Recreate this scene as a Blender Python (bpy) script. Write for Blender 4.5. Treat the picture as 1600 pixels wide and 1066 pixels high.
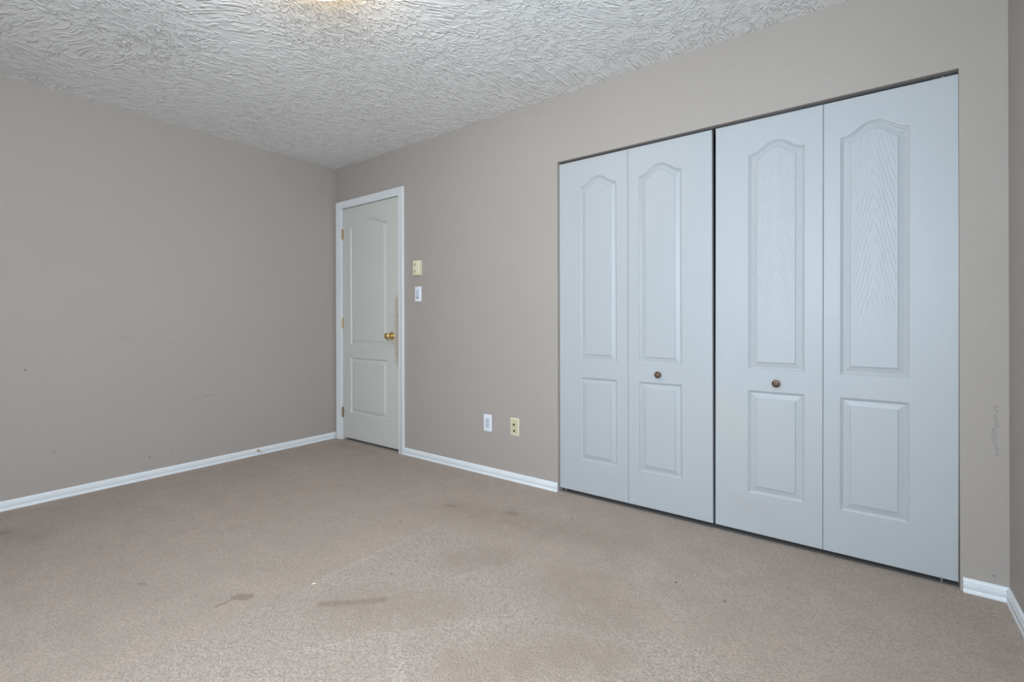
import bpy, bmesh, math, random
from mathutils import Vector, Matrix
random.seed(4)
for o in list(bpy.data.objects):
    bpy.data.objects.remove(o)
S = bpy.context.scene
C = S.collection
PI = math.pi

# ---------------------------------------------------------------- camera
H = 2.44                 # ceiling height
XR = 4.304               # right wall
YF = -3.35               # wall behind the camera
cam_d = bpy.data.cameras.new('camera')
cam = bpy.data.objects.new('camera', cam_d)
C.objects.link(cam)
cam_d.sensor_width = 36.0
cam_d.lens = 746.4 / 1600 * 36.0
cam_d.shift_y = -(533 - 502.66) / 1600
cam_d.clip_start = 0.02
cam.matrix_world = (Matrix.Translation((3.881, -2.5314, 1.0511)) @ Matrix.Rotation(0.6396, 4, 'Z')
                    @ Matrix.Rotation(PI / 2, 4, 'X') @ Matrix.Rotation(-0.0029, 4, 'Z'))
S.camera = cam

# ---------------------------------------------------------------- world, light, exposure
S.view_settings.view_transform = 'Standard'
S.view_settings.look = 'None'
S.view_settings.gamma = 1.0
S.view_settings.use_curve_mapping = False
S.view_settings.exposure = 0.0

W = bpy.data.worlds.new('sky')
S.world = W
W.use_nodes = True
bg = W.node_tree.nodes['Background']
bg.inputs['Color'].default_value = (0.72, 0.86, 1.0, 1)
bg.inputs['Strength'].default_value = 0.6


def area_light(name, loc, rot, sx, sy, watts, col):
    d = bpy.data.lights.new(name, 'AREA')
    d.shape = 'RECTANGLE'
    d.size, d.size_y = sx, sy
    d.energy = watts
    d.color = col
    o = bpy.data.objects.new(name, d)
    C.objects.link(o)
    o.location = loc
    o.rotation_euler = rot
    return o


WX0, WX1, WZ0, WZ1 = 2.80, 4.20, 0.80, 2.15      # window in the wall behind the camera
SY0, SY1 = -3.25, -2.40                          # narrower window in the right wall, behind the camera
area_light('window_daylight', ((WX0 + WX1) / 2, YF - 0.02, (WZ0 + WZ1) / 2), (PI / 2, 0, 0),
           WX1 - WX0 - .06, WZ1 - WZ0 - .06, 74, (0.74, 0.885, 1.0))
area_light('side_window_daylight', (XR + 0.02, (SY0 + SY1) / 2, (WZ0 + WZ1) / 2), (PI / 2 - 0.15, 0, PI / 2),
           SY1 - SY0 - .06, WZ1 - WZ0 - .25, 72, (0.755, 0.885, 1.0))

# ---------------------------------------------------------------- node helpers


class G:
    """small helper that writes shader maths"""

    def __init__(self, name, rough=0.6, spec=0.3):
        self.m = bpy.data.materials.new(name)
        self.m.use_nodes = True
        self.t = self.m.node_tree
        self.b = self.t.nodes['Principled BSDF']
        self.b.inputs['Roughness'].default_value = rough
        self.b.inputs['Specular IOR Level'].default_value = spec

    def put(self, sock, v):
        if isinstance(v, bpy.types.NodeSocket):
            self.t.links.new(v, sock)
        elif v is not None:
            sock.default_value = v

    def op(self, o, a, b=None, c=None, clamp=False):
        n = self.t.nodes.new('ShaderNodeMath')
        n.operation = o
        n.use_clamp = clamp
        self.put(n.inputs[0], a)
        if b is not None:
            self.put(n.inputs[1], b)
        if c is not None:
            self.put(n.inputs[2], c)
        return n.outputs[0]

    def vop(self, o, a, b=None, out=0):
        n = self.t.nodes.new('ShaderNodeVectorMath')
        n.operation = o
        self.put(n.inputs[0], a)
        if b is not None:
            if o == 'SCALE':
                self.put(n.inputs['Scale'], b)
            else:
                self.put(n.inputs[1], b)
        return n.outputs[out]

    def pos(self):
        return self.t.nodes.new('ShaderNodeNewGeometry').outputs['Position']

    def obj(self):
        return self.t.nodes.new('ShaderNodeTexCoord').outputs['Object']

    def xyz(self, v):
        n = self.t.nodes.new('ShaderNodeSeparateXYZ')
        self.put(n.inputs[0], v)
        return n.outputs[0], n.outputs[1], n.outputs[2]

    def vec(self, x, y, z):
        n = self.t.nodes.new('ShaderNodeCombineXYZ')
        self.put(n.inputs[0], x)
        self.put(n.inputs[1], y)
        self.put(n.inputs[2], z)
        return n.outputs[0]

    def noise(self, v, scale, detail=2, rough=0.5, dist=0.0, kind=None, out=0):
        n = self.t.nodes.new('ShaderNodeTexNoise')
        if kind:
            n.noise_type = kind
        self.put(n.inputs['Vector'], v)
        n.inputs['Scale'].default_value = scale
        n.inputs['Detail'].default_value = detail
        n.inputs['Roughness'].default_value = rough
        n.inputs['Distortion'].default_value = dist
        return n.outputs[out]

    def ramp(self, v, a, b, lo=0.0, hi=1.0, smooth=True):
        n = self.t.nodes.new('ShaderNodeMapRange')
        if smooth:
            n.interpolation_type = 'SMOOTHSTEP'
        self.put(n.inputs[0], v)
        n.inputs[1].default_value = a
        n.inputs[2].default_value = b
        n.inputs[3].default_value = lo
        n.inputs[4].default_value = hi
        return n.outputs[0]

    def mix(self, f, a, b, kind='MIX'):
        n = self.t.nodes.new('ShaderNodeMix')
        n.data_type = 'RGBA'
        n.blend_type = kind
        self.put(n.inputs[0], f)
        self.put(n.inputs[6], a if isinstance(a, bpy.types.NodeSocket) else (*a, 1))
        self.put(n.inputs[7], b if isinstance(b, bpy.types.NodeSocket) else (*b, 1))
        return n.outputs[2]

    def seg(self, p, a, b, r0, r1):
        """1 near the segment a-b (p, a, b 3-vectors), fading between r0 and r1"""
        a, b = Vector(a), Vector(b)
        ab = b - a
        L = max(ab.length_squared, 1e-9)
        pa = self.vop('SUBTRACT', p, tuple(a))
        t = self.op('DIVIDE', self.vop('DOT_PRODUCT', pa, tuple(ab), out=1), L, clamp=True)
        d = self.vop('LENGTH', self.vop('SUBTRACT', pa, self.vop('SCALE', tuple(ab), t)), out=1)
        return self.ramp(d, r0, r1, 1.0, 0.0)

    def mx(self, *a):
        r = a[0]
        for x in a[1:]:
            r = self.op('MAXIMUM', r, x)
        return r

    def bump(self, h, dist, strength=1.0, normal=None):
        n = self.t.nodes.new('ShaderNodeBump')
        n.inputs['Strength'].default_value = strength
        n.inputs['Distance'].default_value = dist
        self.put(n.inputs['Height'], h)
        if normal is not None:
            self.put(n.inputs['Normal'], normal)
        return n.outputs[0]

    def done(self, col=None, normal=None, rough=None):
        if col is not None:
            self.put(self.b.inputs['Base Color'], col if isinstance(col, bpy.types.NodeSocket) else (*col, 1))
        if normal is not None:
            self.put(self.b.inputs['Normal'], normal)
        if rough is not None:
            self.put(self.b.inputs['Roughness'], rough)
        return self.m


# ---------------------------------------------------------------- materials
def wall_material(name, marks, dots):
    g = G(name, 0.62, 0.25)
    p = g.pos()
    n1 = g.noise(p, 1.3, 2)
    col = g.mix(n1, (0.385, 0.343, 0.313), (0.412, 0.367, 0.336))
    if marks:
        w = g.vop('ADD', p, g.vop('SCALE', g.vop('SUBTRACT', g.noise(p, 60, 3, out=1), (0.5, 0.5, 0.5)), 0.02))
        m = g.mx(*[g.seg(w, a, b, r * 0.3, r) for a, b, r in marks])
        m = g.op('MULTIPLY', m, g.ramp(g.noise(p, 75, 4, 0.7), 0.35, 0.68))
        col = g.mix(g.op('MULTIPLY', m, 0.42), col, (0.16, 0.145, 0.13))
    if dots:
        m = g.mx(*[g.seg(p, a, a, r * 0.6, r) for a, r in dots])
        col = g.mix(g.op('MULTIPLY', m, 0.7), col, (0.07, 0.06, 0.055))
    h = g.noise(p, 160, 3, 0.55)
    h2 = g.noise(p, 22, 2)
    nb = g.bump(h2, 0.004, 0.25)
    nb = g.bump(h, 0.0009, 0.5, nb)
    return g.done(col, nb)


M_wall_left = wall_material('paint_greige_left',
                            [((0, -1.163, 0.490), (0, -1.02, 0.520), 0.006), ((0, -1.29, 0.668), (0, -1.25, 0.668), 0.006),
                             ((0, -0.49, 0.668), (0, -0.46, 0.650), 0.008), ((0, -1.24, 0.42), (0, -1.20, 0.44), 0.005),
                             ((0, -1.30, 0.90), (0, -1.27, 0.91), 0.006), ((0, -1.6, 0.95), (0, -1.5, 0.96), 0.006)],
                            [((0, -1.998, 0.782), 0.006), ((0, -0.255, 0.571), 0.007), ((0, -1.407, 0.143), 0.006),
                             ((0, -1.28, 0.165), 0.004), ((0, -0.665, 0.085), 0.005), ((0, -1.88, 0.28), 0.005)])
M_wall_back = wall_material('paint_greige_back',
                            [((4.268, 0, 0.720), (4.270, 0, 0.66), 0.008), ((4.270, 0, 0.66), (4.262, 0, 0.61), 0.012),
                             ((4.266, 0, 0.60), (4.272, 0, 0.545), 0.009), ((4.268, 0, 0.73), (4.267, 0, 0.70), 0.006)],
                            [((4.262, 0, 0.085), 0.004), ((2.16, 0, 0.10), 0.003)])
M_wall = wall_material('paint_greige_plain', [], [])


def ceiling_material():
    g = G('textured_ceiling_paint', 0.75, 0.2)
    p = g.pos()
    x, y, z = g.xyz(p)
    # short trowelled ridges, loosely along the room, with calmer patches between
    wx = g.noise(p, 3.0, 2, out=1)
    q = g.vop('ADD', p, g.vop('SCALE', g.vop('SUBTRACT', wx, (0.5, 0.5, 0.5)), 0.16))
    ang = g.noise(p, 0.8, 1)
    rot = g.t.nodes.new('ShaderNodeVectorRotate')
    rot.rotation_type = 'Z_AXIS'
    g.put(rot.inputs['Vector'], q)
    g.put(rot.inputs['Angle'], g.op('MULTIPLY_ADD', ang, 0.9, -0.35))
    qx, qy, qz = g.xyz(rot.outputs[0])
    n = g.noise(g.vec(g.op('MULTIPLY', qx, 34.0), g.op('MULTIPLY', qy, 15.0), 0.0), 1.0, 2, 0.5, 0.3)
    n2 = g.noise(g.vec(g.op('MULTIPLY', qx, 16.0), g.op('MULTIPLY_ADD', qy, 21.0, 7.0), 3.0), 1.0, 2, 0.5, 0.5)
    ridge = g.op('SUBTRACT', 1.0, g.op('MULTIPLY', g.op('ABSOLUTE', g.op('SUBTRACT', n, 0.52)), 11.0), clamp=True)
    ridge2 = g.op('SUBTRACT', 1.0, g.op('MULTIPLY', g.op('ABSOLUTE', g.op('SUBTRACT', n2, 0.5)), 13.0), clamp=True)
    m1 = g.ramp(g.noise(p, 16.0, 2), 0.38, 0.56)
    m2 = g.ramp(g.noise(g.vop('ADD', p, (9, 4, 0)), 19.0, 2), 0.42, 0.58)
    fine = g.noise(p, 70, 3, 0.6)
    low = g.noise(g.vec(g.op('MULTIPLY', qx, 20.0), g.op('MULTIPLY', qy, 9.0), 5.0), 1.0, 2)
    h = g.op('ADD', g.op('MULTIPLY', ridge, m1), g.op('MULTIPLY', g.op('MULTIPLY', ridge2, m2), 0.8))
    h = g.op('ADD', h, g.op('ADD', g.op('MULTIPLY', fine, 0.30), g.op('MULTIPLY', low, 0.35)))
    nb = g.bump(h, 0.0054, 0.8)
    return g.done((0.83, 0.825, 0.82), nb)


M_ceiling = ceiling_material()


def carpet_material():
    g = G('beige_cut_pile_carpet', 0.95, 0.05)
    g.b.inputs['Sheen Weight'].default_value = 0.25
    g.b.inputs['Sheen Roughness'].default_value = 0.6
    p = g.pos()
    x, y, z = g.xyz(p)
    warp = g.vop('ADD', p, g.vop('SCALE', g.vop('SUBTRACT', g.noise(p, 9, 4, 0.6, out=1), (0.5, 0.5, 0.5)), 0.14))
    warp2 = g.vop('ADD', p, g.vop('SCALE', g.vop('SUBTRACT', g.noise(p, 40, 3, 0.6, out=1), (0.5, 0.5, 0.5)), 0.03))
    flat = lambda v: g.vop('MULTIPLY', v, (1, 1, 0))
    warp, warp2 = flat(warp), flat(warp2)
    # colour: patchy wear
    n1 = g.ramp(g.noise(p, 1.7, 4, 0.6), 0.3, 0.7)
    n2 = g.ramp(g.noise(p, 6.5, 5, 0.65), 0.35, 0.72)
    col = g.mix(n1, (0.400, 0.294, 0.232), (0.455, 0.346, 0.280))
    col = g.mix(g.op('MULTIPLY', n2, 0.72), col, (0.335, 0.252, 0.195))
    # where a bed once stood the pile is cleaner
    wx, wy, wz = g.xyz(warp)
    clean = g.op('MULTIPLY', g.ramp(wx, 2.02, 2.16), g.ramp(g.op('MULTIPLY_ADD', wx, 0.14, wy), -0.42, -0.56))
    col = g.mix(g.op('MULTIPLY', clean, 0.50), col, (0.440, 0.358, 0.308))
    # trodden grey-brown path beside the bed and past the door
    path = g.mx(g.seg(warp, (1.75, -1.9, 0), (1.45, -0.55, 0), 0.05, 0.55), g.seg(warp, (1.3, -0.5, 0), (0.6, -0.25, 0), 0.02, 0.4))
    col = g.mix(g.op('MULTIPLY', path, 0.30), col, (0.33, 0.262, 0.21))
    # shed lighter press lines
    lines = g.mx(g.seg(warp2, (2.44, -1.68, 0), (2.80, -1.25, 0), 0.012, 0.035),
                 g.seg(warp2, (2.35, -1.26, 0), (2.80, -1.63, 0), 0.010, 0.030),
                 g.seg(warp2, (2.10, -0.80, 0), (2.09, -1.45, 0), 0.005, 0.030))
    col = g.mix(g.op('MULTIPLY', lines, 0.28), col, (0.60, 0.53, 0.46))
    # dirty brown areas
    brown = g.mx(g.seg(warp, (1.95, -0.56, 0), (2.02, -0.52, 0), 0.0, 0.14), g.seg(warp, (2.30, -0.44, 0), (2.36, -0.42, 0), 0.0, 0.13),
                 g.seg(warp, (2.1, -0.55, 0), (2.9, -0.42, 0), 0.0, 0.20), g.seg(warp, (2.56, -0.86, 0), (2.42, -0.98, 0), 0.0, 0.16),
                 g.seg(warp, (2.95, -0.88, 0), (3.10, -0.95, 0), 0.0, 0.30), g.seg(warp, (0.2, -0.12, 0), (0.7, -0.12, 0), 0.0, 0.10),
                 g.seg(warp, (2.34, -1.48, 0), (2.60, -1.30, 0), 0.0, 0.22), g.seg(warp, (0.4, -2.14, 0), (0.6, -2.05, 0), 0.0, 0.15),
                 g.seg(warp, (2.9, -1.45, 0), (3.2, -1.15, 0), 0.0, 0.20))
    brown = g.op('MULTIPLY', brown, g.ramp(g.noise(p, 14, 4, 0.7), 0.3, 0.62, 0.3, 1.0))
    col = g.mix(g.op('MULTIPLY', brown, 0.88), col, (0.27, 0.185, 0.125))
    worn = g.ramp(g.noise(g.vec(g.op('MULTIPLY', x, 6.0), g.op('MULTIPLY', y, 16.0), 0.0), 1.0, 4, 0.7), 0.56, 0.72)
    col = g.mix(g.op('MULTIPLY', worn, 0.42), col, (0.25, 0.19, 0.15))
    spots = g.mx(g.seg(warp2, (1.945, -1.690, 0), (1.975, -1.672, 0), 0.016, 0.030), g.seg(warp2, (1.947, -1.765, 0), (1.945, -1.70, 0), 0.003, 0.012),
                 g.seg(warp2, (2.25, -1.530, 0), (2.41, -1.375, 0), 0.004, 0.028), g.seg(warp2, (1.525, -1.885, 0), (1.555, -1.870, 0), 0.002, 0.010),
                 g.seg(warp2, (1.955, -0.56, 0), (1.99, -0.55, 0), 0.0, 0.030), g.seg(warp2, (2.30, -0.44, 0), (2.33, -0.43, 0), 0.0, 0.045),
                 g.seg(warp2, (0.40, -2.15, 0), (0.41, -2.12, 0), 0.0, 0.04))
    col = g.mix(g.op('MULTIPLY', spots, 0.90), col, (0.20, 0.115, 0.065))
    dots = g.mx(*[g.seg(flat(p), a, a, 0.003, 0.0065) for a in [(2.287, -1.234, 0), (3.26, -0.60, 0), (2.62, -0.30, 0), (3.45, -0.62, 0), (1.9, -0.86, 0)]])
    # tufts
    t1 = g.noise(flat(p), 150, 3, 0.65)
    vor = g.t.nodes.new('ShaderNodeTexVoronoi')
    vor.feature = 'F1'
    g.put(vor.inputs['Vector'], flat(warp2))
    vor.inputs['Scale'].default_value = 125
    tuft = g.op('ADD', g.op('MULTIPLY', g.op('SUBTRACT', 1.0, vor.outputs['Distance']), 0.7), g.op('MULTIPLY', t1, 0.9))
    dark = g.ramp(tuft, 0.55, 1.05, 1.0, 0.0)  # shade in the gaps between tufts, put into the colour
    flecks = g.ramp(g.noise(flat(p), 240, 3, 0.7), 0.42, 0.66)
    col = g.mix(g.op('MULTIPLY', g.op('ADD', 0.75, g.op('MULTIPLY', clean, 0.25)), dark), col, (0.27, 0.205, 0.16))
    col = g.mix(g.op('MULTIPLY', flecks, g.op('MULTIPLY_ADD', spots, -0.26, 0.36)), col, (0.575, 0.475, 0.410))
    # near-black shadow under the closed doors, painted into the carpet colour
    gap_shade = g.mx(g.op('MULTIPLY', g.op('GREATER_THAN', x, 2.349), g.op('LESS_THAN', x, 4.169)), g.op('MULTIPLY', g.op('GREATER_THAN', x, 0.10), g.op('LESS_THAN', x, 0.865)))
    gap_shade = g.op('MULTIPLY', gap_shade, g.ramp(g.op('MULTIPLY_ADD', g.noise(p, 60, 3), 0.012, y), 0.020, 0.046))
    col = g.mix(g.op('MULTIPLY', gap_shade, 0.93), col, (0.02, 0.018, 0.016))
    col = g.mix(dots, col, (0.01, 0.01, 0.01))
    nb = g.bump(g.noise(p, 7, 4, 0.6), 0.02, 0.20)
    nb = g.bump(tuft, 0.006, 0.8, nb)
    return g.done(col, nb)


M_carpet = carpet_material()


def door_material(name, base, marks=None, dots=None, stains=None, grain=1.0, vees=None, smudge=(0.60, 0.55, 0.46)):
    g = G(name, 0.42, 0.4)
    p = g.pos()
    o = g.obj()
    x, y, z = g.xyz(o)
    col = g.mix(g.noise(p, 2.5, 3), tuple(c * 0.97 for c in base), base)
    if stains:
        w = g.vop('ADD', p, g.vop('SCALE', g.vop('SUBTRACT', g.noise(p, 25, 4, 0.6, out=1), (0.5, 0.5, 0.5)), 0.06))
        for a, b, r0, r1, k, sc in stains:
            m = g.op('MULTIPLY', g.seg(w, a, b, r0, r1), g.ramp(g.noise(p, 30, 4, 0.65), 0.25, 0.65, 0.50, 1.0))
            col = g.mix(g.op('MULTIPLY', m, k), col, sc)
    if marks:
        w2 = g.vop('ADD', p, g.vop('SCALE', g.vop('SUBTRACT', g.noise(p, 120, 3, out=1), (0.5, 0.5, 0.5)), 0.008))
        m = g.mx(*[g.seg(w2, a, b, r * 0.4, r) for a, b, r in marks])
        col = g.mix(g.op('MULTIPLY', m, 0.6), col, (0.22, 0.18, 0.14))
    if dots:
        m = g.mx(*[g.seg(p, a, a, r * 0.5, r) for a, r in dots])
        col = g.mix(g.op('MULTIPLY', m, 0.85), col, (0.12, 0.10, 0.09))
    # moulded wood grain
    gv = g.vec(g.op('MULTIPLY', x, 330.0), 0.0, g.op('MULTIPLY', z, 9.0))
    fine = g.noise(gv, 1.0, 3, 0.6)
    h = g.op('MULTIPLY', fine, 0.5)
    if vees:
        for xc, zlo, zhi, hw in vees:
            u = g.op('SUBTRACT', x, xc)
            wob = g.noise(g.vec(g.op('MULTIPLY', x, 18.0), 0.0, g.op('MULTIPLY', z, 5.0)), 1.0, 2)
            uu = g.op('MULTIPLY', u, u)
            leg = g.op('MULTIPLY', g.op('SQRT', g.op('ADD', uu, 0.00005)), 4.4)
            ph = g.op('ADD', g.op('ADD', z, leg), g.op('MULTIPLY', wob, 0.08))
            s = g.op('SINE', g.op('MULTIPLY', ph, 2 * PI / 0.058))
            s = g.op('POWER', g.op('MULTIPLY_ADD', s, 0.5, 0.5), 3.0)
            s = g.op('MULTIPLY', s, g.ramp(g.noise(g.vec(g.op('MULTIPLY', x, 60.0), 1.0, g.op('MULTIPLY', z, 14.0)), 1.0, 2), 0.25, 0.60, 0.30, 1.0))
            arch = g.op('MULTIPLY_ADD', g.op('COSINE', g.op('MULTIPLY', u, PI / 0.108)), 0.025, zhi + 0.025)
            mask = g.op('MULTIPLY', g.ramp(g.op('ABSOLUTE', u), hw - 0.002, hw, 1.0, 0.0), g.ramp(z, zlo, zlo + 0.45))
            mask = g.op('MULTIPLY', mask, g.op('LESS_THAN', z, arch))
            h = g.op('ADD', h, g.op('MULTIPLY', g.op('MULTIPLY', s, mask), -0.85))
    nb = g.bump(h, 0.0011 * grain, 0.7)
    return g.done(col, nb)


BIF = (0.455, 0.475, 0.492)
M_bifold_a = door_material('white_moulded_door_left', BIF, dots=[((3.195, 0, 0.49), 0.003), ((3.22, 0, 0.12), 0.003), ((3.085, 0, 0.30), 0.004), ((2.53, 0, 0.60), 0.003), ((2.72, 0, 0.15), 0.003)],
                           marks=[((3.117, 0, 0.46), (3.117, 0, 0.41), 0.003), ((3.19, 0, 0.44), (3.21, 0, 0.43), 0.004)], grain=0.6)
M_bifold_b = door_material('white_moulded_door_right', BIF, grain=1.3,
                           vees=[(0.0, 0.80, 1.788, 0.076)],
                           dots=[((3.510, 0, 1.702), 0.005), ((3.518, 0, 1.695), 0.003), ((3.648, 0, 0.583), 0.004), ((3.724, 0, 0.535), 0.004), ((3.856, 0, 0.064), 0.004), ((3.724, 0, 0.49), 0.003), ((4.158, 0, 0.852), 0.006), ((4.152, 0, 0.82), 0.005)],
                           marks=[((4.09, 0, 0.50), (4.115, 0, 0.465), 0.003), ((4.140, 0, 0.87), (4.160, 0, 0.852), 0.004), ((3.68, 0, 1.955), (3.705, 0, 1.965), 0.003)],
                           stains=[((3.28, 0, 0.62), (3.36, 0, 0.52), 0.02, 0.12, 0.30, (0.52, 0.49, 0.42)),
                                   ((3.36, 0, 0.16), (3.48, 0, 0.15), 0.01, 0.09, 0.35, (0.46, 0.43, 0.42))])
M_door = door_material('off_white_moulded_door', (0.62, 0.61, 0.575), grain=0.5,
                       marks=[((0.845, 0, 1.52), (0.850, 0, 1.46), 0.008), ((0.850, 0, 1.50), (0.86, 0, 1.55), 0.006), ((0.42, 0, 1.75), (0.43, 0, 1.74), 0.004)],
                       stains=[((0.862, 0, 1.22), (0.862, 0, 0.75), 0.005, 0.085, 0.75, (0.36, 0.27, 0.17)),
                               ((0.80, 0, 0.93), (0.80, 0, 0.90), 0.02, 0.08, 0.4, (0.40, 0.31, 0.2))])


def plain(name, col, rough=0.5, metal=0.0, spec=0.4, nz=0.0, nscale=200):
    g = G(name, rough, spec)
    g.b.inputs['Metallic'].default_value = metal
    p = g.pos()
    c = g.mix(g.noise(p, 12, 3), tuple(v * 0.94 for v in col), col)
    nb = g.bump(g.noise(p, nscale, 3), 0.0006, nz) if nz else None
    return g.done(c, nb)


def trim_material(name, col, dots):
    g = G(name, 0.40, 0.45)
    p = g.pos()
    c = g.mix(g.noise(p, 5, 4), tuple(v * 0.93 for v in col), col)
    scuff = g.ramp(g.noise(p, 55, 4, 0.7), 0.66, 0.74)
    c = g.mix(g.op('MULTIPLY', scuff, 0.25), c, (0.30, 0.28, 0.26))
    if dots:
        m = g.mx(*[g.seg(p, a, a, r * 0.5, r) for a, r in dots])
        c = g.mix(g.op('MULTIPLY', m, 0.85), c, (0.10, 0.08, 0.07))
    nb = g.bump(g.noise(p, 70, 3), 0.0012, 0.4)
    return g.done(c, nb)


M_base = trim_material('white_gloss_trim', (0.80, 0.83, 0.86), [((4.250, -0.012, 0.050), 0.004), ((4.296, -0.012, 0.042), 0.005), ((0.9, -0.012, 0.035), 0.003), ((0.012, -0.86, 0.052), 0.005)])
M_casing = trim_material('white_door_casing', (0.76, 0.775, 0.79), [((0.925, -0.015, 0.03), 0.004), ((0.90, -0.015, 0.022), 0.004), ((0.05, -0.015, 1.75), 0.004)])
M_brass = plain('polished_brass', (0.80, 0.62, 0.28), 0.22, 1.0)
M_hinge = plain('worn_brass', (0.55, 0.45, 0.28), 0.35, 1.0, nz=0.4)
M_antique = plain('antique_brass', (0.085, 0.050, 0.035), 0.35, 0.7)
M_petal = plain('polished_brass_petal', (0.62, 0.47, 0.33), 0.3, 1.0)
M_black = plain('dark_slot', (0.02, 0.018, 0.016), 0.6)
M_white_plastic = plain('white_plastic', (0.80, 0.83, 0.90), 0.35)
M_grey_plastic = plain('pale_grey_plastic', (0.60, 0.64, 0.72), 0.35)
M_almond = plain('almond_plastic', (0.77, 0.72, 0.53), 0.4)
M_almond_dark = plain('darker_almond_plastic', (0.62, 0.57, 0.38), 0.45)
M_track = plain('grey_steel_track', (0.07, 0.075, 0.085), 0.5, 0.5)
M_steel = plain('zinc_steel', (0.65, 0.65, 0.64), 0.35, 0.9)
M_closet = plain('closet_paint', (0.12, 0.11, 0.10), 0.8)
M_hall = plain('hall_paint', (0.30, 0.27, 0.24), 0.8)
M_window = plain('white_window_vinyl', (0.8, 0.8, 0.8), 0.4)
M_lint = plain('cream_lint', (0.85, 0.80, 0.62), 0.8)
M_rubber = plain('white_rubber', (0.75, 0.74, 0.70), 0.6)
M_sweep = plain('bare_door_edge', (0.62, 0.57, 0.50), 0.7)

g = G('lamp_glass', 0.25, 0.5)
g.b.inputs['Emission Color'].default_value = (1.0, 0.76, 0.47, 1)
g.b.inputs['Emission Strength'].default_value = 20.0
M_lamp = g.done((0.9, 0.86, 0.78))

g = G('window_glass', 0.0, 0.5)
g.b.inputs['Transmission Weight'].default_value = 1.0
M_glass = g.done((1, 1, 1))


# ---------------------------------------------------------------- mesh helpers
def link(name, bm, mats, parent=None, loc=(0, 0, 0), rot=(0, 0, 0), smooth=None):
    bmesh.ops.remove_doubles(bm, verts=bm.verts, dist=1e-6)
    bmesh.ops.recalc_face_normals(bm, faces=bm.faces)
    me = bpy.data.meshes.new(name)
    bm.to_mesh(me)
    bm.free()
    for m in (mats if isinstance(mats, (list, tuple)) else [mats]):
        me.materials.append(m)
    if smooth is not None:
        for f in me.polygons:
            f.use_smooth = True
        me.set_sharp_from_angle(angle=math.radians(smooth))
    o = bpy.data.objects.new(name, me)
    C.objects.link(o)
    o.location = loc
    o.rotation_euler = rot
    if parent:
        o.parent = parent
    return o


def tag(o, label, cat=None, kind=None, group=None):
    o['label'] = label
    if cat:
        o['category'] = cat
    if kind:
        o['kind'] = kind
    if group:
        o['group'] = group
    return o


def empty(name, loc=(0, 0, 0), rot=(0, 0, 0)):
    o = bpy.data.objects.new(name, None)
    o.empty_display_size = 0.1
    C.objects.link(o)
    o.location = loc
    o.rotation_euler = rot
    return o


def box(bm, x0, x1, y0, y1, z0, z1, bevel=0.0, seg=2, mat=0):
    vs = [bm.verts.new(c) for c in ((x0, y0, z0), (x1, y0, z0), (x1, y1, z0), (x0, y1, z0), (x0, y0, z1), (x1, y0, z1), (x1, y1, z1), (x0, y1, z1))]
    fs = [bm.faces.new([vs[i] for i in q]) for q in ((0, 3, 2, 1), (4, 5, 6, 7), (0, 1, 5, 4), (1, 2, 6, 5), (2, 3, 7, 6), (3, 0, 4, 7))]
    for f in fs:
        f.material_index = mat
    if bevel:
        es = list({e for f in fs for e in f.edges})
        r = bmesh.ops.bevel(bm, geom=es, offset=bevel, segments=seg, affect='EDGES', profile=0.5)
        for f in r['faces']:
            f.material_index = mat
    return bm


def B(*a, **k):
    return box(bmesh.new(), *a, **k)


def lathe(bm, prof, n=32, axis='-y', c=(0, 0, 0), mod=None):
    """prof: (r, h) pairs; h runs along axis"""
    def pt(r, h, a):
        if mod:
            r = r * mod(a, h)
        u, v = r * math.cos(a), r * math.sin(a)
        return {'-y': (c[0] + u, c[1] - h, c[2] + v), 'z': (c[0] + u, c[1] + v, c[2] + h), 'x': (c[0] + h, c[1] + u, c[2] + v)}[axis]
    rings = []
    for r, h in prof:
        if r < 1e-7:
            rings.append([bm.verts.new(pt(0, h, 0))] * n)
        else:
            rings.append([bm.verts.new(pt(r, h, 2 * PI * i / n)) for i in range(n)])
    for a, b in zip(rings, rings[1:]):
        for i in range(n):
            j = (i + 1) % n
            q = []
            for v in (a[i], a[j], b[j], b[i]):
                if v not in q:
                    q.append(v)
            if len(q) > 2:
                bm.faces.new(q)
    return bm


def sweep(bm, prof, path, cap=True):
    """prof: (a, b) points; path: list of (origin, dirA, dirB) frames"""
    rings = [[bm.verts.new(Vector(o) + Vector(A) * a + Vector(Bv) * b) for a, b in prof] for o, A, Bv in path]
    n = len(prof)
    for r, s in zip(rings, rings[1:]):
        for i in range(n):
            j = (i + 1) % n
            bm.faces.new((r[i], r[j], s[j], s[i]))
    if cap:
        bm.faces.new(rings[0])
        bm.faces.new(list(reversed(rings[-1])))
    return bm


# ---------------------------------------------------------------- the room shell
CX0, CX1, CZ = 2.3485, 4.169, 2.033         # closet opening
DX0, DX1, DZ = 0.088, 0.876, 2.075         # rough door opening
T = 0.115
Y1 = 0.75                                  # depth behind the back wall


def struct(name, bm, m, label, **k):
    return tag(link(name, bm, m, **k), label, kind='structure')


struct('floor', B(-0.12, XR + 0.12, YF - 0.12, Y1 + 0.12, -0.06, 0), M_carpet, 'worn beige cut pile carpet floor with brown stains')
struct('ceiling', B(-0.12, XR + 0.12, YF - 0.12, Y1 + 0.12, H, H + 0.08), M_ceiling, 'white ceiling with trowelled ridge texture')
struct('wall_left', B(-T, 0, YF - T, T, 0, H), M_wall_left, 'plain greige wall left of the white door')


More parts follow.
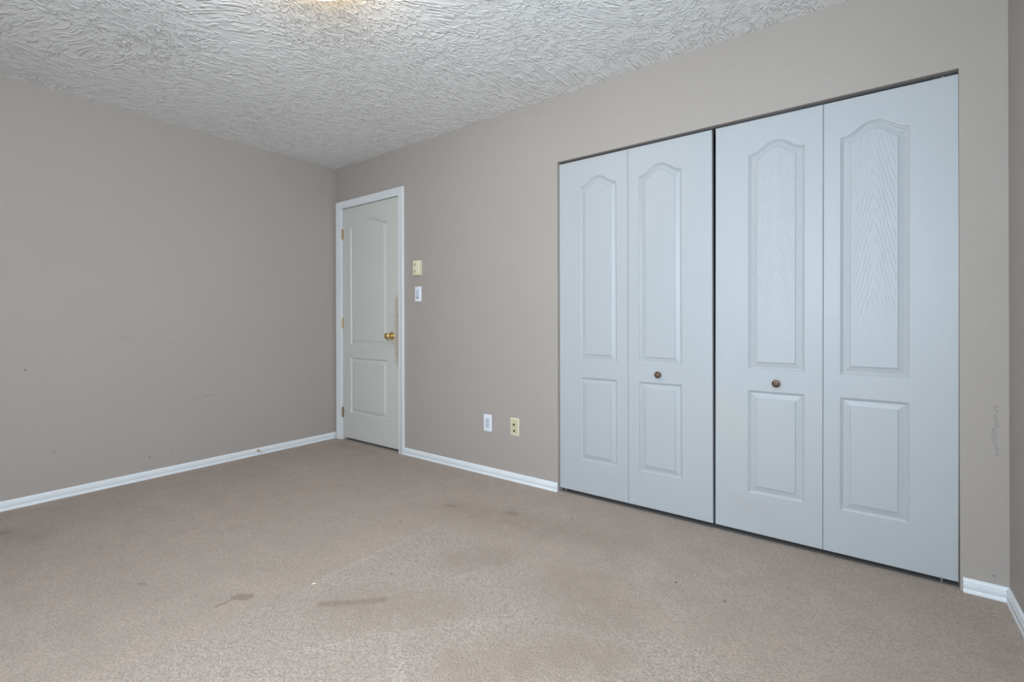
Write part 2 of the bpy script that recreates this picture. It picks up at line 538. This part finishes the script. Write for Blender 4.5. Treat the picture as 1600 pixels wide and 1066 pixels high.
def wall_with_openings(x0, x1, y0, y1, ops):
    bm = bmesh.new()
    xs = sorted({x0, x1, *[v for o in ops for v in o[:2]]})
    zs = sorted({0, H, *[v for o in ops for v in o[2:]]})
    inside = lambda x, z: any(a < x < b and c < z < d for a, b, c, d in ops)
    V = {}
    def v(x, y, z):
        k = (x, y, z)
        if k not in V:
            V[k] = bm.verts.new(k)
        return V[k]
    solid = {}
    for i in range(len(xs) - 1):
        for j in range(len(zs) - 1):
            solid[i, j] = not inside((xs[i] + xs[i + 1]) / 2, (zs[j] + zs[j + 1]) / 2)
    for (i, j), s in solid.items():
        if not s:
            continue
        a, b, c, d = xs[i], xs[i + 1], zs[j], zs[j + 1]
        bm.faces.new((v(a, y0, c), v(b, y0, c), v(b, y0, d), v(a, y0, d)))
        bm.faces.new((v(a, y1, c), v(a, y1, d), v(b, y1, d), v(b, y1, c)))
        for di, dj, q in ((-1, 0, ((a, c), (a, d))), (1, 0, ((b, c), (b, d))), (0, -1, ((a, c), (b, c))), (0, 1, ((a, d), (b, d)))):
            if not solid.get((i + di, j + dj), False):
                (p, r), (s2, t) = q
                bm.faces.new((v(p, y0, r), v(s2, y0, t), v(s2, y1, t), v(p, y1, r)))
    return bm


struct('wall_back', wall_with_openings(0, XR, 0, T, [(DX0, DX1, 0, DZ), (CX0, CX1, 0, CZ)]), M_wall_back,
       'greige wall holding the white door and the closet doors')
struct('wall_front', wall_with_openings(0, XR, YF - T, YF, [(WX0, WX1, WZ0, WZ1)]), M_wall, 'greige window wall behind the viewer')

wr = struct('wall_right', wall_with_openings(YF - T, Y1, 0, T, [(SY0, SY1, WZ0, WZ1)]), M_wall, 'greige wall at the far right beside the closet',
            loc=(XR + T, 0, 0), rot=(0, 0, PI / 2))

# closet and hall behind the openings
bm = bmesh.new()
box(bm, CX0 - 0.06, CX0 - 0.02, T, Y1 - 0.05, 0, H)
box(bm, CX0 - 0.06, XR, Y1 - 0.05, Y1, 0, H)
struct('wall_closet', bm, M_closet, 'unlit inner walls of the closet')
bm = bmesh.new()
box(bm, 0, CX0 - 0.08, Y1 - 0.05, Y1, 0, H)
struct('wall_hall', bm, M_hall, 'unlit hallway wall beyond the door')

# window behind the viewer
def window(name, label, loc, rotz, w, h):
    wb = empty(name, loc, (0, 0, rotz))
    tag(wb, label, kind='structure')
    hw = w / 2
    bm = bmesh.new()
    for a in ((-hw, -hw + .045, 0, h), (hw - .045, hw, 0, h), (-hw + .045, hw - .045, 0, .045), (-hw + .045, hw - .045, h - .045, h), (-.03, .03, .045, h - .045)):
        box(bm, a[0], a[1], -.03, .03, a[2], a[3], 0.003)
    link('window_frame', bm, M_window, wb)
    for c in (-1, 1):
        link('glass_pane', B(min(c * .03, c * (hw - .045)), max(c * .03, c * (hw - .045)), -.002, .002, .045, h - .045), M_glass, wb)


window('window_1', 'white sliding window behind the viewer', ((WX0 + WX1) / 2, YF - 0.08, WZ0), 0, WX1 - WX0, WZ1 - WZ0)
window('window_2', 'narrow white window in the right wall behind the viewer', (XR + 0.08, (SY0 + SY1) / 2, WZ0), PI / 2, SY1 - SY0, WZ1 - WZ0)

# ---------------------------------------------------------------- baseboards
BH, BT = 0.055, 0.0115
BP = [(0, 0), (BT, 0), (BT, 0.012), (BT - .0012, 0.0135), (BT - .0025, 0.0155), (BT - .0012, 0.0175), (BT - .0005, 0.034), (BT - .0030, 0.0365),
      (BT - .0022, 0.039), (BT - .0032, 0.047), (BT - .0065, 0.0525), (0.002, BH), (0, BH)]


def baseboard(name, p0, p1, n, label, m0=0.0, m1=0.0):
    """straight board from p0 to p1 on the wall whose inward normal is n; m0, m1 mitre each end"""
    p0, p1 = Vector((*p0, 0)), Vector((*p1, 0))
    t = (p1 - p0).normalized()
    n = Vector((*n, 0))
    N = max(2, int((p1 - p0).length / 0.25) + 1)
    path = []
    for i in range(N):
        f = i / (N - 1)
        o = p0.lerp(p1, f)
        A = n + t * (m0 if i == 0 else (-m1 if i == N - 1 else 0))
        path.append((o, A, (0, 0, 1)))
    bm = sweep(bmesh.new(), BP, path)
    return struct(name, bm, M_base, label, smooth=40)


baseboard('baseboard_left', (0, YF), (0, 0), (1, 0), 'white low baseboard along the plain left wall', 0, 1)
baseboard('baseboard_back', (0.938, 0), (2.347, 0), (0, -1), 'white low baseboard between the door and the closet')
baseboard('baseboard_closet', (4.176, 0), (XR, 0), (0, -1), 'short white baseboard right of the closet', 0, 1)
baseboard('baseboard_right', (XR, 0), (XR, YF), (-1, 0), 'white baseboard running along the far right wall', 1, 0)
baseboard('baseboard_front', (XR, YF), (0, YF), (0, 1), 'white baseboard below the window')

# ---------------------------------------------------------------- door casing and jamb
CP = [(0, 0), (0, .009), (.003, .0115), (.009, .0125), (.014, .0105), (.018, .0105), (.022, .0130), (.046, .0155), (.052, .0175), (.060, .0175), (.0625, .015), (.0625, 0)]
KX0, KX1, KZ = 0.090, 0.872, 2.064          # inner edge of the casing


def casing():
    bm = bmesh.new()
    y = (0, -1, 0)
    # left leg runs up, head across, right leg down, mitred at the corners
    path = [((KX0, 0, 0), (-1, 0, 0), y), ((KX0, 0, KZ), (-1, 0, 1), y), ((KX1, 0, KZ), (1, 0, 1), y), ((KX1, 0, 0), (1, 0, 0), y)]
    return sweep(bm, CP, path)


struct('trim_1', casing(), M_casing, 'white moulded casing around the room door', smooth=35)
bm = bmesh.new()
JX0, JX1, JZ = 0.0965, 0.867, 2.0655
box(bm, DX0 - .001, JX0, 0.0005, T, 0, DZ)
box(bm, JX1, DX1 + .001, 0.0005, T, 0, DZ)
box(bm, JX0, JX1, 0.0005, T, JZ - .0005, DZ)
box(bm, JX0, JX0 + .012, .048, .085, 0, JZ)
box(bm, JX1 - .012, JX1, .048, .085, 0, JZ)
box(bm, JX0 + .012, JX1 - .012, .048, .085, JZ - .0125, JZ - .0005)
struct('trim_2', bm, M_casing, 'white jamb lining the room door opening')


# ---------------------------------------------------------------- moulded door leaves
PROF = [(0, 0), (.0016, .0042), (.0065, .0062), (.0100, .0104), (.0125, .0108), (.0355, .0048), (.0366, .0010), (.0385, .0002)]


def panel_loop(x0, x1, z0, z1, rise, d, n=36):
    """outline of a panel set in by d; the top is a cathedral curve when rise > 0"""
    pts = [(x0 + d, z0 + d), (x1 - d, z0 + d)]
    if not rise:
        return pts + [(x1 - d, z1 - d), (x0 + d, z1 - d)]
    w = (x1 - x0) / 2
    xc = (x0 + x1) / 2
    def f(t):
        t = min(1, abs(t) / 0.93)
        return rise * (0.5 + 0.5 * math.cos(PI * t ** 1.12))
    for i in range(n + 1):
        u = (w - d) * (1 - 2 * i / n)
        t = u / w
        sl = (f(t + .004) - f(t - .004)) / (.008 * w)
        pts.append((xc + u, z1 + f(t) - d * math.sqrt(1 + min(sl * sl, 1.2))))
    return pts


def leaf_mesh(w, h, panels, th=0.034, flip=False):
    """a door leaf: x 0..w, front at y=0, back at y=th"""
    bm = bmesh.new()
    r = .0022
    out = [(0 + r, 0 + r), (w - r, 0 + r), (w - r, h - r), (0 + r, h - r)]
    fv = [bm.verts.new((x, 0, z)) for x, z in out]
    edges = [bm.edges.new((fv[i], fv[(i + 1) % 4])) for i in range(4)]
    for (x0, x1, z0, z1, rise) in panels:
        loops = []
        for d, dep in PROF:
            loops.append([bm.verts.new((x, dep, z)) for x, z in panel_loop(x0, x1, z0, z1, rise, d)])
        n = len(loops[0])
        edges += [bm.edges.new((loops[0][i], loops[0][(i + 1) % n])) for i in range(n)]
        for a, b in zip(loops, loops[1:]):
            for i in range(n):
                j = (i + 1) % n
                bm.faces.new((a[i], a[j], b[j], b[i]))
        bm.faces.new(loops[-1])
    bmesh.ops.triangle_fill(bm, use_beauty=True, use_dissolve=False, edges=edges, normal=(0, -1, 0))
    # rounded edge, sides and back
    ring1 = [bm.verts.new((x, r, z)) for x, z in ((0, 0), (w, 0), (w, h), (0, h))]
    ring2 = [bm.verts.new((x, th, z)) for x, z in ((0, 0), (w, 0), (w, h), (0, h))]
    for a, b in ((fv, ring1), (ring1, ring2)):
        for i in range(4):
            j = (i + 1) % 4
            bm.faces.new((a[i], a[j], b[j], b[i]))
    bm.faces.new(ring2)
    return bm


def center_origin(bm, xc):
    for v in bm.verts:
        v.co.x -= xc
    return bm


def bifold_knob(parent, x, z, turn=0.0):
    """dark round knob with brass petals, standing out of the leaf front"""
    k = link('knob', lathe(bmesh.new(), [(0, 0), (.012, 0), (.012, .003), (.006, .005), (.006, .013), (.0140, .016), (.0172, .0195), (.0172, .0235), (.0155, .0262), (.010, .0272), (0, .0272)], 40), M_antique,
             parent, (x, 0, z), (0, turn, 0), smooth=40)
    tag(k, 'small dark antique knob')
    bm = bmesh.new()
    for i in range(5):
        a = 2 * PI * i / 5
        ca, sa = math.cos(a), math.sin(a)
        c = []
        for (u, v, hgt) in ((.0022, 0, .0280), (.0065, .0024, .0279), (.0118, .0015, .0266), (.0128, 0, .0262), (.0118, -.0015, .0266), (.0065, -.0024, .0279)):
            c.append(bm.verts.new((u * ca - v * sa, -hgt - .0004, u * sa + v * ca)))
        m = bm.verts.new((.0070 * ca, -.0297, .0070 * sa))
        for q in range(6):
            bm.faces.new((c[q], c[(q + 1) % 6], m))
    f = link('petals', bm, M_petal, k)
    tag(f, 'bright brass petal star')
    return k


def pivot(parent, x, z0, z1, r=.004):
    bm = lathe(bmesh.new(), [(0, 0), (r, 0), (r, z1 - z0), (0, z1 - z0)], 12, 'z')
    return link('pivot_pin', bm, M_steel, parent, (x, .017, z0), smooth=40)


YD = .020                                  # the doors sit back in the opening
ZB, LH = 0.0238, 1.9990


def KX(x):
    return 3.881 + (x - 3.881) * 1.00473


def KH(z):
    return 1.0511 + (z - 1.0511) * 1.00473




def bifold(name, label, x0, x1, x2, m, knob, fold, tilt):
    """two hinged leaves x0..x1 and x1..x2; local z starts at the leaf bottom"""
    x0, x1, x2 = KX(x0), KX(x1), KX(x2)
    fold = [KX(v) for v in fold]
    root = empty(name, (x0, YD, ZB), (0, tilt, 0))
    tag(root, label, 'door', kind='structure')
    out = []
    for i, (a, b, pa, pb) in enumerate(((x0, x1 - .0006, fold[0], fold[1]), (x1 + .0006, x2, fold[2], fold[3]))):
        w = b - a
        xc = (pa + pb) / 2 - a
        bm = center_origin(leaf_mesh(w, LH, [(pa - a, pb - a, KH(.220) - ZB, KH(.717) - ZB, 0), (pa - a, pb - a, KH(.818) - ZB, KH(1.853) - ZB, .050)]), xc)
        lf = link('door_panel', bm, m, root, (a - x0 + xc, 0, 0), smooth=9)
        out.append((lf, a + xc))
    return root, out


r1, lv1 = bifold('door_2', 'white bifold closet door pair nearer the room door', 2.3575, 2.8035, 3.2535, M_bifold_a, None, (2.499, 2.735, 2.868, 3.101), 0)
r2, lv2 = bifold('door_3', 'white bifold closet door pair nearer the right wall', 3.2640, 3.7190, 4.1655, M_bifold_b, None, (3.415, 3.648, 3.782, 4.016), 0.0035)
bifold_knob(lv1[1][0], KX(2.978) - lv1[1][1], .762 - ZB)
bifold_knob(lv2[0][0], KX(3.536) - lv2[0][1], .758 - ZB, 0.35)
pivot(lv1[0][0], 2.385 - lv1[0][1], -.0215, 0)
pivot(lv2[1][0], 4.118 - lv2[1][1], -.020, 0)
pivot(lv2[1][0], 4.118 - lv2[1][1], LH, LH + .008, .005)
# the slim hinge joining each pair of leaves
for rr, xh in ((r1, KX(2.8035) - KX(2.3575)), (r2, KX(3.7190) - KX(3.2640))):
    for zz in (.18, .98, 1.78):
        bm = B(-.0005, .0005, .0200, .032, 0, .07)
        link('hinge', bm, M_steel, rr, (xh, 0, zz))

# steel track in the head of the closet opening
bm = bmesh.new()
box(bm, CX0 + .002, CX1 - .002, .030, .033, CZ - .0060, CZ - .0005)
box(bm, CX0 + .002, CX1 - .002, .052, .055, CZ - .0060, CZ - .0005)
box(bm, CX0 + .002, CX1 - .002, .033, .052, CZ - .0020, CZ - .0005)
tr = link('closet_track', bm, M_track)
tag(tr, 'dark steel track under the head of the closet opening', 'door track')
bm = B(4.095, 4.162, .0345, .0505, CZ - .010, CZ - .003, .001)
bk = link('pivot_bracket', bm, M_track, tr)

# ---------------------------------------------------------------- room door
root = empty('door_1', (0.100, 0.006, 0))
tag(root, 'off white two panel room door with arched upper panel', 'door', kind='structure')
SW, SB, SH = 0.7635, 0.0235, 2.0385
bm = leaf_mesh(SW, SH, [(.212 - .1, .712 - .1, .250 - SB, .737 - SB, 0), (.212 - .1, .712 - .1, .854 - SB, 1.885 - SB, .056)])
slab = link('door_slab', bm, M_door, root, (0, 0, SB), smooth=9)
for z in (1.838, 1.043, .243):
    bm = bmesh.new()
    for k in range(5):
        lathe(bm, [(0, 0), (.0052, 0), (.0052, .0172), (0, .0172)], 14, 'z', (-.002, -.0065, z - .0455 + k * .0182))
    lathe(bm, [(0, 0), (.0032, .001), (.0032, .004), (0, .0055)], 12, 'z', (-.002, -.0065, z + .0455))
    hb = link('hinge', bm, M_hinge, root, smooth=40)
    tag(hb, 'worn brass hinge barrel')
    link('hinge_leaf', B(-.001, .011, -.0012, .0002, z - .044, z + .044, .0003), M_hinge, hb)
kn = link('door_knob', lathe(bmesh.new(), [(.011, .006), (.0105, .026), (.0125, .032), (.021, .037), (.0265, .045), (.0275, .053), (.0245, .060), (.017, .0645), (.010, .0655), (.009, .0645), (0, .0645)], 40), M_brass,
          root, (0.6735, 0, .937), smooth=50)
tag(kn, 'polished brass round knob')
link('rosette', lathe(bmesh.new(), [(0, 0), (.033, 0), (.033, .002), (.030, .005), (.020, .008), (.011, .009), (0, .009)], 40), M_brass, kn, smooth=40)
link('bottom_edge', B(0.001, SW - .001, .001, .033, SB - .0012, SB), M_sweep, root)


# ---------------------------------------------------------------- wall devices
def screw(parent, x, z, y, m):
    return link('screw', lathe(bmesh.new(), [(0, 0), (.0032, 0), (.0028, .0012), (0, .0016)], 12), m, parent, (x, y, z), smooth=40)


# line-voltage thermostat
t = empty('thermostat', (1.1000, 0, 1.4660))
tag(t, 'almond wall thermostat above the light switch', 'thermostat')
link('back_plate', B(-.036, .036, -.006, 0, -.058, .058, .0015), M_almond, t)
bd = link('cover', B(-.034, .034, -.031, -.006, -.056, .056, .004, 3), M_almond, t, smooth=40)
link('scale_window', B(-.024, .006, -.0322, -.0305, .014, .040, .0006), M_almond_dark, t)
link('dial_window', B(-.024, .006, -.0322, -.0305, -.040, -.016, .0006), M_almond_dark, t)
link('slider', B(-.004, .004, -.0355, -.031, -.012, .010, .0008), M_rubber, t)
link('pointer', B(-.016, -.002, -.0328, -.0320, .0255, .0280), M_black, t)
link('pointer', B(-.018, -.002, -.0328, -.0320, -.0300, -.0275), M_black, t)

# light switch
s = empty('light_switch', (1.0975, 0, 1.2660))
tag(s, 'white wall light switch plate below the thermostat', 'light switch')
link('switch_plate', B(-.0355, .0355, -.006, 0, -.058, .058, .003, 3), M_white_plastic, s, smooth=40)
link('rocker', B(-.0165, .0165, -.0105, -.0058, -.0335, .0335, .0012), M_grey_plastic, s)
link('indicator', B(-.0085, .0055, -.0112, -.0103, -.0315, -.0255), M_black, s)
screw(s, 0, .0485, -.006, M_grey_plastic)
screw(s, 0, -.0485, -.006, M_grey_plastic)

# duplex outlet
o = empty('wall_outlet', (1.7900, 0, .3570))
tag(o, 'white duplex power outlet low on the wall, left of the almond jack plate', 'outlet')
link('cover_plate', B(-.0355, .0355, -.0055, 0, -.058, .058, .003, 3), M_white_plastic, o, smooth=40)
link('receptacle', B(-.0170, .0170, -.0075, -.0053, -.0335, .0335, .0012), M_grey_plastic, o)
for dz in (.017, -.017):
    link('slot', B(-.0078, -.0058, -.0080, -.0074, dz - .002, dz + .0065), M_black, o)
    link('slot', B(.0058, .0078, -.0080, -.0074, dz - .002, dz + .0065), M_black, o)
    link('ground_hole', lathe(bmesh.new(), [(0, 0), (.0030, 0), (.0030, .0006), (0, .0006)], 14), M_black, o, (0, -.0074, dz - .0085))
screw(o, 0, .0485, -.0055, M_grey_plastic)
screw(o, 0, -.0485, -.0055, M_grey_plastic)

# cable and phone jack plate
j = empty('jack_plate', (2.0200, 0, .3590))
tag(j, 'almond cable and phone jack plate low on the wall beside the white outlet', 'wall jack')
link('cover_plate', B(-.0355, .0355, -.0055, 0, -.058, .058, .003, 3), M_almond, j, smooth=40)
link('jack_insert', B(-.0260, .0260, -.0065, -.0053, -.0465, .0485, .0012), M_almond_dark, j)
cx = link('coax_socket', lathe(bmesh.new(), [(0, 0), (.0062, 0), (.0062, .005), (.0045, .007), (.0045, .010), (0, .010)], 20), M_antique, j, (-.002, -.0063, .016), smooth=40)
ph = link('phone_socket', B(-.0085, .0045, -.0080, -.0062, -.0330, -.0200, .0006), M_black, j)
screw(j, .012, -.030, -.0065, M_almond)
screw(j, -.014, .010, -.0065, M_almond_dark)

# broken spring door stop on the left baseboard
d = empty('door_stop', (BT - .001, -.700, .038))
tag(d, 'small brass door stop screwed to the left baseboard', 'door stop')
link('stop_base', lathe(bmesh.new(), [(0, 0), (.0095, 0), (.0095, .002), (.006, .005), (0, .005)], 20, 'x'), M_hinge, d, smooth=40)
bm = bmesh.new()
P = [(.005 + .034 * i / 90, .0048 * math.cos(i * .75), .0048 * math.sin(i * .75) - .006 * (i / 90) ** 2) for i in range(91)]
fr = []
for i, q in enumerate(P):
    fr.append(q)
rings = []
for i, q in enumerate(P):
    a = i * .75
    rad = Vector((0, math.cos(a), math.sin(a)))
    rings.append([bm.verts.new(Vector(q) + rad * .0010 * math.cos(k * PI / 2) + Vector((1, 0, 0)) * .0010 * math.sin(k * PI / 2)) for k in range(4)])
for a, b in zip(rings, rings[1:]):
    for k in range(4):
        bm.faces.new((a[k], a[(k + 1) % 4], b[(k + 1) % 4], b[k]))
link('spring', bm, M_hinge, d, smooth=60)
link('stop_tip', lathe(bmesh.new(), [(0, .038), (.0058, .038), (.0065, .041), (.0060, .050), (.003, .053), (0, .053)], 18, 'x', (0, 0, -.006)), M_rubber, d, smooth=40)

# ---------------------------------------------------------------- ceiling light
LX, LY = 2.206, -1.535
lt = empty('ceiling_light', (LX, LY, H))
tag(lt, 'round glowing flush mount light on the textured ceiling', 'ceiling light')
R, drop = .178, .095
prof = [(R * math.sin(a), -.025 - drop * math.cos(a)) for a in [PI / 2 * i / 16 for i in range(17)]]
link('lamp_shade', lathe(bmesh.new(), prof, 64, 'z'), M_lamp, lt, smooth=60)
link('ceiling_pan', lathe(bmesh.new(), [(0, 0), (.150, 0), (.186, -.012), (.186, -.027), (.176, -.030), (0, -.030)], 64, 'z'), M_casing, lt, smooth=40)
link('finial', lathe(bmesh.new(), [(0, -.134), (.006, -.130), (.008, -.124), (.004, -.119), (0, -.118)], 20, 'z'), M_brass, lt, smooth=60)

# ---------------------------------------------------------------- a scrap left on the carpet
bm = bmesh.new()
vs = [bm.verts.new(c) for c in ((-.008, -.002, .003), (-.002, .003, .006), (.007, .004, .004), (.009, 0, .003), (.003, -.003, .006), (-.004, -.004, .0045))]
cvt = bm.verts.new((.001, .0005, .008))
cvb = bm.verts.new((.001, .0005, .0))
for i in range(6):
    bm.faces.new((vs[i], vs[(i + 1) % 6], cvt))
    bm.faces.new((vs[(i + 1) % 6], vs[i], cvb))
sc = link('lint_scrap', bm, M_lint, None, (2.101, -1.473, 0.0), (0, 0, .9))
tag(sc, 'tiny cream scrap of lint lying on the stained carpet', 'scrap')
